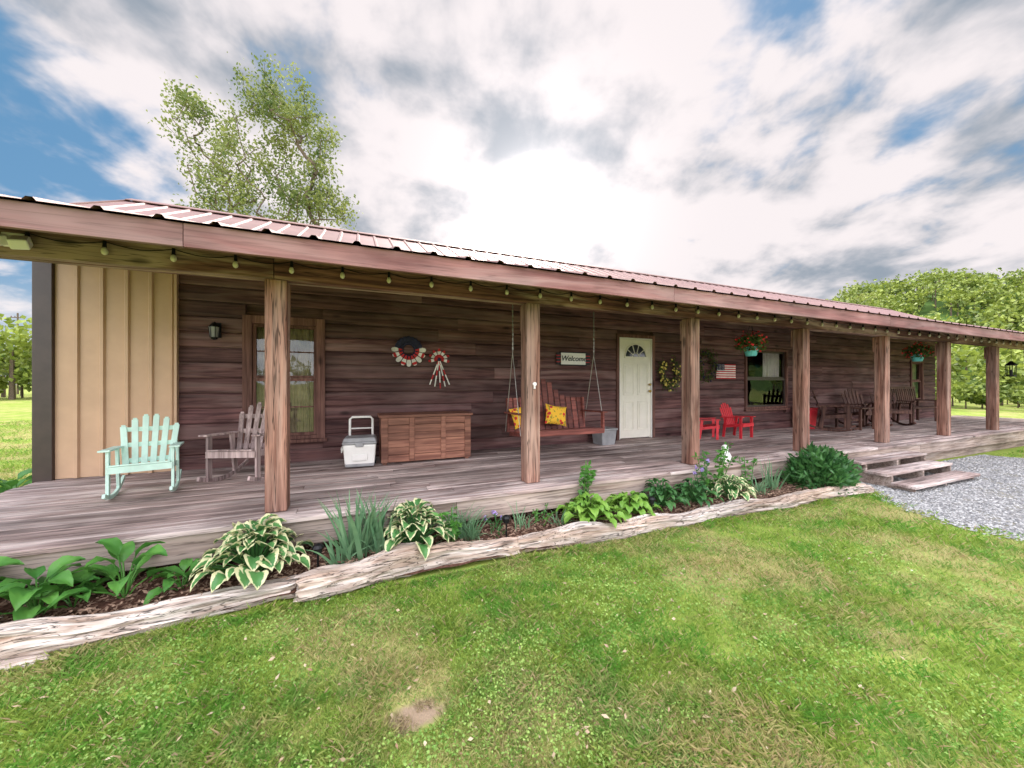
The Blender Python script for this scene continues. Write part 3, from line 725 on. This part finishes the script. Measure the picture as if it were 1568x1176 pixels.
def log(p0,p1,w,h,seed):
    e=empty('weathered_log_edging'); b=MB(); p0=Vector(p0);p1=Vector(p1);L=(p1-p0).length; d=(p1-p0)/L; n=Vector((-d.y,d.x,0)); ns=int(L/.02); nr=34; vs=[];fs=[]
    for i in range(ns+1):
        t=i/ns; s_=t*L; c=p0+(p1-p0)*t+n*(.03*math.sin(s_*3+seed)+.02*noise.noise(Vector((s_*2,seed,3))))
        ww=w*(1+.30*noise.noise(Vector((s_*1.6,seed,0)))); hh=h*(1+.42*noise.noise(Vector((s_*2.0,seed+9,0))))
        ed=min(s_,L-s_); 
        for k in range(nr):
            a=2*math.pi*k/nr; ca,sa=math.cos(a),math.sin(a)
            q=.7; u=math.copysign(abs(ca)**q,ca); v=math.copysign(abs(sa)**q,sa)
            fur=noise.noise(Vector((s_*.9,ca*3.2+seed,sa*3.2)))*.22
            crk=-.22*max(0,1-abs(noise.noise(Vector((s_*.7+5,ca*2.4+seed,sa*2.4))))*10)
            fine=.09*noise.noise(Vector((s_*9,ca*7,sa*7+seed)))
            jag=0
            if ed<.07: jag=-.35*(1-ed/.07)*abs(noise.noise(Vector((seed,ca*4,sa*4))))
            dis=1+fur+crk+fine+jag
            sh_=.06*noise.noise(Vector((ca*5,sa*5,seed))) if (i in (0,ns)) else 0
            vs.append(c+d*sh_+n*(u*ww/2*dis)+Vector((0,0,.015+hh*.45+v*hh/2*dis)))
    for i in range(ns):
        for k in range(nr): fs.append((i*nr+k,i*nr+(k+1)%nr,(i+1)*nr+(k+1)%nr,(i+1)*nr+k))
    fs.append(tuple(range(nr-1,-1,-1))); fs.append(tuple(ns*nr+k for k in range(nr)))
    b.add([tuple(v) for v in vs],fs); b.obj('split_log',m_log,e)
log((-4.3,3.18,-.01),(-2.02,3.15,-.01),.19,.18,1.2); log((-2.04,3.11,-.01),(-.44,3.14,-.0),.17,.17,3.4); log((-.41,3.10,-.01),(.52,3.16,-.0),.18,.19,5.1)
log((.50,3.15,0),(1.35,3.12,0),.16,.16,6.6); log((1.32,3.14,0),(2.62,3.11,0),.16,.155,7.7); log((2.6,3.11,0),(3.8,3.08,0),.16,.15,9.3); log((3.78,3.07,0),(5.15,3.03,0),.17,.145,13.3); log((5.12,3.04,0),(6.75,2.98,0),.16,.14,11.9)
log((-2.6,3.01,-.04),(-1.65,3.0,-.05),.10,.08,14.)
# ------------------------------------------------------------------ plants
def hosta(name,loc,n,L,mat,W=.62,hgt=.25,seed=0,up=.6,spread=.10):
    rd=random.Random(seed); e=empty(name,loc,rd.uniform(0,360)); V=[];F=[];E=[]; st=MB()
    for q in range(n):
        ring_=q/n; az=q*2.399+rd.uniform(-.3,.3); l=L*rd.uniform(.75,1.15)*(1-.25*ring_)
        r0=.03+spread*(1-ring_)*rd.uniform(.6,1.1); z0=hgt*(.35+.65*ring_)*rd.uniform(.8,1.1)
        el=up*(.35+ring_*1.0)+rd.uniform(-.15,.15); wd=l*W*rd.uniform(.85,1.1)/2
        ca,sa=math.cos(az),math.sin(az); nu,nv=8,6; o=len(V); roll=rd.uniform(-.4,.4)
        st.tube([(0,0,-.02),(ca*r0*.5,sa*r0*.5,z0*.6),(ca*r0,sa*r0,z0)],.005,4)
        for i in range(nu+1):
            t=i/nu; rr=r0; zz=z0
            m_=10
            for s_ in range(m_):
                tt=t*(s_+.5)/m_; rr+=l*t/m_*math.cos(el-1.3*tt*1.2); zz+=l*t/m_*math.sin(el-1.3*tt*1.2)
            hw=wd*(math.sin(math.pi*min(1,t**.62))**.8 if 0<t<1 else 0.02)
            for j in range(nv+1):
                u=j/nv*2-1; side=u*hw
                z2=zz+abs(u)*hw*.45+roll*side+.006*math.sin(j*3+i*2)
                V.append((ca*rr-sa*side,sa*rr+ca*side,z2)); E.append(max(abs(u),0 if t<.75 else (t-.5)*1.6))
        for i in range(nu):
            for j in range(nv): F.append((o+i*(nv+1)+j,o+(i+1)*(nv+1)+j,o+(i+1)*(nv+1)+j+1,o+i*(nv+1)+j+1))
    me=bpy.data.meshes.new('leaves'); me.from_pydata(V,[],F); a=me.attributes.new('edge','FLOAT','POINT'); a.data.foreach_set('value',E)
    me.polygons.foreach_set('use_smooth',[True]*len(F)); me.materials.append(mat); o=bpy.data.objects.new('leaves',me); S.collection.objects.link(o); o.parent=e
    st.obj('stems',mat,e); return e
m_hv=leafmat('variegated_hosta_leaf',[(.05,.17,.045),(.11,.27,.08)],6,.25,rough=.35,edge=(.68,.66,.38))
m_hg=leafmat('green_hosta_leaf',[(.05,.18,.035),(.13,.32,.055)],6,.3,rough=.38)
m_hl=leafmat('lime_hosta_leaf',[(.14,.32,.045),(.28,.47,.08)],6,.3,rough=.38)
m_hd=leafmat('dark_plant_leaf',[(.03,.11,.033),(.09,.22,.06)],6,.25,rough=.35)
m_iris=leafmat('iris_leaf',[(.11,.24,.12),(.23,.38,.20)],6,.3)
Z=.10
hosta('variegated_hosta',(-.74,3.40,Z),95,.17,m_hv,.84,.36,1,.8,.30); hosta('variegated_hosta',(.46,3.42,Z),70,.155,m_hv,.82,.36,2,.85,.25)
hosta('hosta',(-1.50,3.40,Z),12,.28,m_hg,.5,.28,3,1.1,.12); hosta('hosta',(-1.18,3.38,Z),11,.18,m_hg,.55,.14,4,.9)
hosta('hosta',(-1.92,3.38,Z),18,.25,m_hg,.5,.22,5,.8); hosta('hosta',(-2.3,3.42,Z),14,.28,m_hg,.5,.26,6,.9)
hosta('hosta',(-1.75,3.38,Z),8,.22,m_hg,.5,.14,36,.9)
hosta('lime_hosta',(2.30,3.38,Z),70,.15,m_hl,.78,.24,7,.5,.30); hosta('lime_hosta',(2.85,3.38,Z),60,.14,m_hl,.75,.22,8,.45,.26)
hosta('hosta',(3.35,3.42,Z),70,.12,m_hd,.6,.30,9,.6,.26); hosta('hosta',(3.85,3.38,Z),60,.12,m_hd,.6,.28,10,.6,.24); hosta('variegated_hosta',(4.45,3.34,Z),60,.14,m_hv,.62,.26,11,.7,.24)
for k,(x,y) in enumerate(((-3.75,6.25),(-3.85,5.6),(-3.7,6.9),(-4.1,6.3))): hosta('hosta',(x,y,0),20,.34,m_hg,.5,.42,20+k,.8)
def strap(name,loc,n,L,w,mat,spread=.5,seed=0,arch=.6):
    rd=random.Random(seed); e=empty(name,loc); b=MB()
    for q in range(n):
        az=rd.uniform(0,6.28); l=L*rd.uniform(.55,1.1); el=RAD(88)-abs(rd.gauss(0,spread)); r=rd.uniform(0,.09); ar=arch*rd.uniform(.4,1.3)
        p=Vector((math.cos(az+1)*r,math.sin(az+1)*r,-.02)); fa=rd.uniform(0,6.28); side=Vector((math.cos(fa),math.sin(fa),0)); vs=[];ns=6; ww=w*rd.uniform(.7,1.2)
        for i in range(ns+1):
            t=i/ns; hw=ww/2*(1-t**2.2)+.0008; vs+=[tuple(p-side*hw),tuple(p+side*hw)]
            a=el-ar*t*t*1.6; p=p+Vector((math.cos(az)*math.cos(a),math.sin(az)*math.cos(a),math.sin(a)))*(l/ns)
        b.add(vs,[(2*i,2*i+1,2*i+3,2*i+2) for i in range(ns)])
    b.obj('blades',mat,e,smooth=True)
strap('iris_plant',(-.02,3.42,Z),60,.60,.036,m_iris,.32,1,.3); strap('iris_plant',(.16,3.46,Z),30,.55,.034,m_iris,.28,2,.3); strap('iris_plant',(-.17,3.36,Z),16,.36,.03,m_iris,.5,22,.6)
strap('daylily_plant',(.98,3.42,Z),80,.36,.013,m_iris,.4,3,.9); strap('daylily_plant',(.82,3.5,Z),50,.38,.013,m_iris,.4,4,.9); strap('daylily_plant',(1.55,3.45,Z),20,.30,.013,m_iris,.4,5,.6); strap('daylily_plant',(1.95,3.4,Z),24,.22,.014,m_iris,.5,6,.6)
strap('daylily_plant',(1.25,3.4,Z),16,.16,.014,m_hd,.5,7,.6); strap('daylily_plant',(5.0,3.35,Z),34,.3,.013,m_iris,.4,8,.8); strap('iris_plant',(5.35,3.4,Z),24,.5,.02,m_iris,.25,9,.3)
def stemplant(name,loc,n,h,mat,leaf=.07,seed=0,fl=None,sp=.12,nf=30):
    rd=random.Random(seed); e=empty(name,loc); b=MB(); C=[];FL_=[]
    for q in range(n):
        dx,dy=rd.gauss(0,sp),rd.gauss(0,sp); hh=h*rd.uniform(.7,1.05); b.tube([(dx*.3,dy*.3,-.02),(dx*.7,dy*.7,hh*.6),(dx,dy,hh)],.005,4)
        for i in range(int(26*hh/.5)+4):
            t=rd.uniform(.2,1); a=rd.uniform(0,6.28); C.append((dx*t+math.cos(a)*leaf*.5,dy*t+math.sin(a)*leaf*.5,hh*t))
        FL_.append((dx,dy,hh))
    b.obj('stems',mat,e); C=np.array(C); d=rng.normal(size=C.shape); d[:,2]=abs(d[:,2])*.5
    npmesh('leaves',leafverts(C,leaf*rng.uniform(.7,1.2,len(C)),leaf*.4,dirs=d),4,mat,e)
    if fl:
        P=np.concatenate([cloudpts(nf,f,(.025,.025,.03),.2) for f in FL_]); npmesh('flowers',leafverts(P,.022,.016),4,fl,e)
stemplant('lily_stems',(2.32,3.52,Z),4,.60,m_hg,.09,1); stemplant('lily_stems',(4.30,3.50,Z),5,.70,m_hg,.09,2); stemplant('purple_flowers',(4.03,3.45,Z),4,.48,m_hd,.05,3,m_pfl,.05,26)
stemplant('lily_stems',(5.0,3.5,Z),4,.55,m_hg,.07,4); stemplant('lily_stems',(.8,3.38,Z),5,.36,m_hg,.08,5); stemplant('small_perennial',(1.75,3.5,Z),5,.22,m_hg,.04,6); stemplant('small_perennial',(1.3,3.5,Z),4,.17,m_hd,.04,7,m_pfl,.08,10)
e=empty('peony_bush',(6.3,3.30,.05)); b=MB()
for q in range(60):
    a=random.uniform(0,6.28); rr=random.uniform(.1,.58); hh=.55*math.sqrt(max(.05,1-(rr/.68)**2)); p=(rr*math.cos(a),rr*math.sin(a)*.62,hh)
    b.tube([(p[0]*.15,p[1]*.15,0),(p[0]*.6,p[1]*.6,hh*.6),p],.005,4)
b.obj('stems',m_hd,e); P=cloudpts(2600,(0,0,.12),(.64,.38,.49),.55); P=P[P[:,2]>.02]
P*=(1+.10*np.sin(P[:,[0]]*14)*np.sin(P[:,[2]]*17))
d=P.copy(); d=d/np.linalg.norm(d,axis=1)[:,None]+rng.normal(size=d.shape)*.5
npmesh('leaves',leafverts(P,rng.uniform(.09,.15,len(P)),rng.uniform(.035,.05,len(P)),dirs=d),4,m_hd,e)
for (x,y) in ((-.30,3.30),(1.32,3.33),(3.05,3.25)):
    e=empty('solar_path_light',(x,y,.08)); b=MB(); b.tube([(0,0,-.05),(0,0,.16)],.008,6); b.lathe((0,0,0),[(.03,.16),(.03,.20),(.045,.205),(.03,.225),(.004,.235)],12); b.obj('stake_and_cap',m_black,e)
# ------------------------------------------------------------------ TREES
m_bark=plain('bark',(.15,.115,.085),.95,0,.1,.35,12,.8)
m_tl=leafmat('tree_leaves',[(.05,.10,.022),(.14,.22,.045),(.34,.37,.11)],.7,.42)
def u2w(px,y,dep,zc=16.0):
    xc=(px-784)/566*zc; X=xc*CY+(zc+dep)*SY; Y=-xc*SY+(zc+dep)*CY; return np.array((X,Y,1.58+(586-y)/566*zc))
lobes=[(435,170,50,52,36),(400,145,24,32,12),(312,195,46,44,28),(290,155,20,12,5),(375,240,72,50,44),(465,215,48,48,34),(475,285,52,45,36),(400,320,105,40,60),(330,285,42,40,26),(500,325,32,24,12),(312,325,25,20,8)]
rd=np.random.default_rng(5); T=[]
for (px,y,rx,ry,n) in lobes:
    for q in range(n):
        d=rd.normal(size=3); d/=np.linalg.norm(d); d*=rd.random()**.4
        T.append(u2w(px+d[0]*rx,y+d[1]*ry,d[2]*(rx+ry)/2*.0283*1.3))
T=np.array(T); base=u2w(405,586,0); base[2]=0
nodes=[base.copy()]; par=[-1]
for i in range(1,9): nodes.append(base+np.array((.10*math.sin(i),.1*math.cos(i*1.3),i*1.05))); par.append(i-1)
order=np.argsort(np.linalg.norm(T-(base+np.array((0,0,6))),axis=1)); tips=[]
for i in order:
    t=T[i]; A=np.array(nodes); dv=t-A; dist=np.linalg.norm(dv,axis=1); pen=dist+1.6*np.maximum(0,A[:,2]-t[2]+.8*np.hypot(dv[:,0],dv[:,1])); pen[:3]+=50
    j=int(np.argmin(pen)); p=A[j]; L=dist[j]; k=max(2,int(L/.45)); prev=j
    for s_ in range(1,k+1):
        u=s_/k; q=p+(t-p)*u; q[2]+= -.10*L*math.sin(math.pi*u); q=q+rd.normal(size=3)*.03*(1 if s_<k else 0); nodes.append(q); par.append(prev); prev=len(nodes)-1
    tips.append(prev)
cnt=np.zeros(len(nodes))
for t in tips: cnt[t]+=1
for i in range(len(nodes)-1,0,-1): cnt[par[i]]+=cnt[i]
e=empty('tall_tree'); b=MB()
for i in range(1,len(nodes)):
    r0=.0075*max(cnt[par[i]],1)**.54; r1=.0075*max(cnt[i],1)**.54
    if par[i]>8 and cnt[par[i]]>cnt[i]*2.5: r0=r1*1.2
    b.tube([nodes[par[i]],nodes[i]],[r0,r1],6,cap=False)
b.obj('trunk_and_limbs',m_bark,e,smooth=True)
P=[]
for i in range(9,len(nodes)):
    c=cnt[i]
    if c<=2: P.append(nodes[i]+rd.normal(size=(38,3))*np.array((.24,.24,.22)))
    elif c<=6: P.append(nodes[i]+rd.normal(size=(20,3))*.26)
P=np.concatenate(P)
npmesh('leaves',leafverts(P,rng.uniform(.10,.18,len(P)),rng.uniform(.07,.11,len(P))),4,m_tl,e)
m_fo=leafmat('forest_leaves',[(.04,.085,.017),(.16,.26,.035),(.38,.45,.08)],.25,.22)
def canopy(c,rx,rzz,n):
    k=9; cs=cloudpts(k,(0,0,0),(rx*.6,rx*.6,rzz*.65),.3); out=[]
    for q in cs:
        out.append(cloudpts(n//k,q,(rx*.5,rx*.5,rzz*.42),.75))
    return np.concatenate(out)+np.array(c)
C=[];Ls=[]
tb=MB()
def plant(az,r,h,n,lf,w=.42):
    a=RAD(az); x,y=r*math.sin(a),r*math.cos(a); g=hillz(x,y); P=canopy((x,y,g+h*.56),h*w,h*.46,n); P[:,2]=np.maximum(P[:,2],g+.1); C.append(P); Ls.append(np.full(len(P),lf))
    tb.tube([(x,y,g-.3),(x,y,g+h*.6)],[h*.025,h*.012],5)
def hillz(x,y):
    r=math.hypot(x,y); az=math.degrees(math.atan2(x,y))
    t=min(1,max(0,(r-95)/115)); t=t*t*(3-2*t); w=min(1,max(0,(az-50)/18))*min(1,max(0,(135-az)/20)); w=w*w*(3-2*w)
    return t*w*(34+2.0*math.sin(az*.30)+1.2*math.sin(az*.9))
for k in range(140):
    az=k*2.57+random.uniform(-1,1); plant(az,random.uniform(68,92),random.uniform(6,8.5),220,.85)
for k in range(60): plant(random.uniform(-40,-20),random.uniform(60,75),random.uniform(3.5,9.5),240,.55)
for k in range(40): plant(random.uniform(68,90),random.uniform(40,60),random.uniform(3,4.6),360,.40)
for k in range(45): plant(random.uniform(68,90),random.uniform(34,50),random.uniform(1.2,2.5),240,.3,.7)
for k in range(560): plant(random.uniform(58,88),random.uniform(100,218),random.uniform(5.5,9.5),90,1.0,.5)
P=np.concatenate(C); L=np.concatenate(Ls)
e=empty('distant_trees'); npmesh('foliage',leafverts(P,L*rng.uniform(.7,1.3,len(L)),L*rng.uniform(.5,.9,len(L))),4,m_fo,e); tb.obj('trunks',m_bark,e)
C=[];Ls=[];tb=MB(); plant(65.3,42,11.0,900,.28,.22); plant(66.5,44,9.5,500,.28,.2); e=empty('background_tree'); P=np.concatenate(C); npmesh('foliage',leafverts(P,.3,.18),4,m_tl,e); tb.obj('trunk',m_bark,e)
b=MB(); na,nr=60,24; vs=[]
for i in range(na+1):
    for j in range(nr+1):
        az=50+90*i/na; r=90+200*j/nr; x,y=r*math.sin(RAD(az)),r*math.cos(RAD(az)); vs.append((x,y,hillz(x,y)-.05))
b.add(vs,[(i*(nr+1)+j,i*(nr+1)+j+1,(i+1)*(nr+1)+j+1,(i+1)*(nr+1)+j) for i in range(na) for j in range(nr)]); 
b.obj('hill',plain('hill_forest_floor',(.06,.11,.025),.95,0,.1,.4,.2),smooth=True)
a=RAD(-30.7); e=empty('utility_pole',(95*math.sin(a),95*math.cos(a),0)); b=MB(); b.tube([(0,0,0),(0,0,12.5)],[.14,.10],8); b.bar((-.8,0,11.8),(.8,0,11.8),.1,.1)
for x in (-.7,-.3,.3,.7): b.lathe((x,0,11.85),[(.05,0),(.06,.1),(.03,.2)],8)
b.obj('pole_and_crossarm',m_bark,e)
# ------------------------------------------------------------------ SKY
W_=bpy.data.worlds.new('World'); S.world=W_; W_.use_nodes=True; nt=W_.node_tree; nt.nodes.clear()
out=N(nt,'ShaderNodeOutputWorld'); bg=N(nt,'ShaderNodeBackground'); nt.links.new(bg.outputs[0],out.inputs[0]); bg.inputs[1].default_value=1
sky=N(nt,'ShaderNodeTexSky'); sky.sky_type='NISHITA'; sky.sun_disc=False; sky.sun_elevation=RAD(45); sky.sun_rotation=RAD(26)
d=N(nt,'ShaderNodeTexCoord').outputs['Generated']; sp=N(nt,'ShaderNodeSeparateXYZ'); put(nt,sp.inputs[0],d); X,Y_,Zs=sp.outputs
def vdot(v):
    n=N(nt,'ShaderNodeVectorMath',operation='DOT_PRODUCT'); put(nt,n.inputs[0],d); n.inputs[1].default_value=v; return n.outputs['Value']
z1=M(nt,'ADD',M(nt,'MAXIMUM',Zs,0.0),.30)
u=M(nt,'DIVIDE',vdot((CY,-SY,0)),z1); v=M(nt,'DIVIDE',vdot((SY,CY,0)),z1)
cb=N(nt,'ShaderNodeCombineXYZ'); put(nt,cb.inputs[0],u); put(nt,cb.inputs[1],v)
n1=NOISE(nt,MAP(nt,cb.outputs[0],(1.0,.9,1),(3.1,1.7,0)),1.5,5,.52,.15)
n2=NOISE(nt,MAP(nt,cb.outputs[0],(1.0,.9,1),(7.7,4.2,0)),5.2,5,.55,.15)
n3=NOISE(nt,MAP(nt,cb.outputs[0],(1.0,.9,1),(1.3,9.4,0)),2.1,3,.5,.2)
mixn=M(nt,'ADD',M(nt,'MULTIPLY',n1,.58),M(nt,'MULTIPLY',n2,.42))
sunv=Vector((math.sin(RAD(26))*math.cos(RAD(25)),math.cos(RAD(26))*math.cos(RAD(25)),math.sin(RAD(25))))
sd=M(nt,'MAXIMUM',vdot(tuple(sunv)),0.0)
gA=M(nt,'POWER',sd,6); gB=M(nt,'POWER',sd,42); gC=M(nt,'POWER',sd,350)
lowleft=MR(nt,vdot((-.58,.78,.22)),.84,1.0)   # clearer blue towards the north-west
dens=MR(nt,M(nt,'SUBTRACT',M(nt,'ADD',mixn,M(nt,'MULTIPLY',gA,.10)),M(nt,'MULTIPLY',lowleft,.09)),.37,.49)
shade=M(nt,'ADD',M(nt,'MULTIPLY',n3,.55),M(nt,'MULTIPLY',n2,.45))
sh=MR(nt,M(nt,'ADD',shade,M(nt,'MULTIPLY',gA,.05)),.38,.57)
cloud=MIX(nt,sh,(.30,.39,.46),(.90,.92,.92))
blue=MIX(nt,1.0,sky.outputs[0],(.085,.085,.085),'MULTIPLY')
blue=MIX(nt,.55,blue,(.10,.40,.70))
col=MIX(nt,dens,blue,cloud)
hz=MR(nt,Zs,0.0,.22,.7,0)
col=MIX(nt,hz,col,(.74,.84,.88))
glow=M(nt,'ADD',M(nt,'MULTIPLY',gB,.50),M(nt,'MULTIPLY',gC,2.5))
gc=N(nt,'ShaderNodeCombineColor'); put(nt,gc.inputs[0],glow); put(nt,gc.inputs[1],M(nt,'MULTIPLY',glow,.99)); put(nt,gc.inputs[2],M(nt,'MULTIPLY',glow,.93))
col=MIX(nt,1.0,col,gc.outputs[0],'ADD')
fill_boost=M(nt,'ADD',MR(nt,vdot((-SY,-CY,.15)),-.15,.6,1,4.8),MR(nt,Zs,.74,.92,0,5.2))  # extra sky brightness behind camera and overhead, added to light porch and lawn
bc=N(nt,'ShaderNodeCombineColor'); put(nt,bc.inputs[0],M(nt,'MULTIPLY',fill_boost,1.07)); put(nt,bc.inputs[1],M(nt,'MULTIPLY',fill_boost,.97)); put(nt,bc.inputs[2],M(nt,'MULTIPLY',fill_boost,.98))
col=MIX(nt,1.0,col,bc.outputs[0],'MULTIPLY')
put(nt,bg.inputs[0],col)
W_.cycles.sampling_method='MANUAL'; W_.cycles.sample_map_resolution=512
sl=bpy.data.lights.new('sun','SUN'); sl.energy=3.4; sl.angle=RAD(18); sl.color=(1,.93,.82)
so=bpy.data.objects.new('sun',sl); S.collection.objects.link(so)
el=RAD(46); sv=Vector((math.sin(RAD(26))*math.cos(el),math.cos(RAD(26))*math.cos(el),math.sin(el))); so.rotation_euler=(-sv).to_track_quat('-Z','Y').to_euler(); so.location=(0,0,30)
# ------------------------------------------------------------------ CAMERA
cd=bpy.data.cameras.new('camera'); co=bpy.data.objects.new('camera',cd); S.collection.objects.link(co)
cd.sensor_width=36; cd.lens=13.0; cd.clip_start=.05; cd.clip_end=2000
co.location=(0,0,1.58); co.rotation_euler=(RAD(90),0,-YAW); S.camera=co
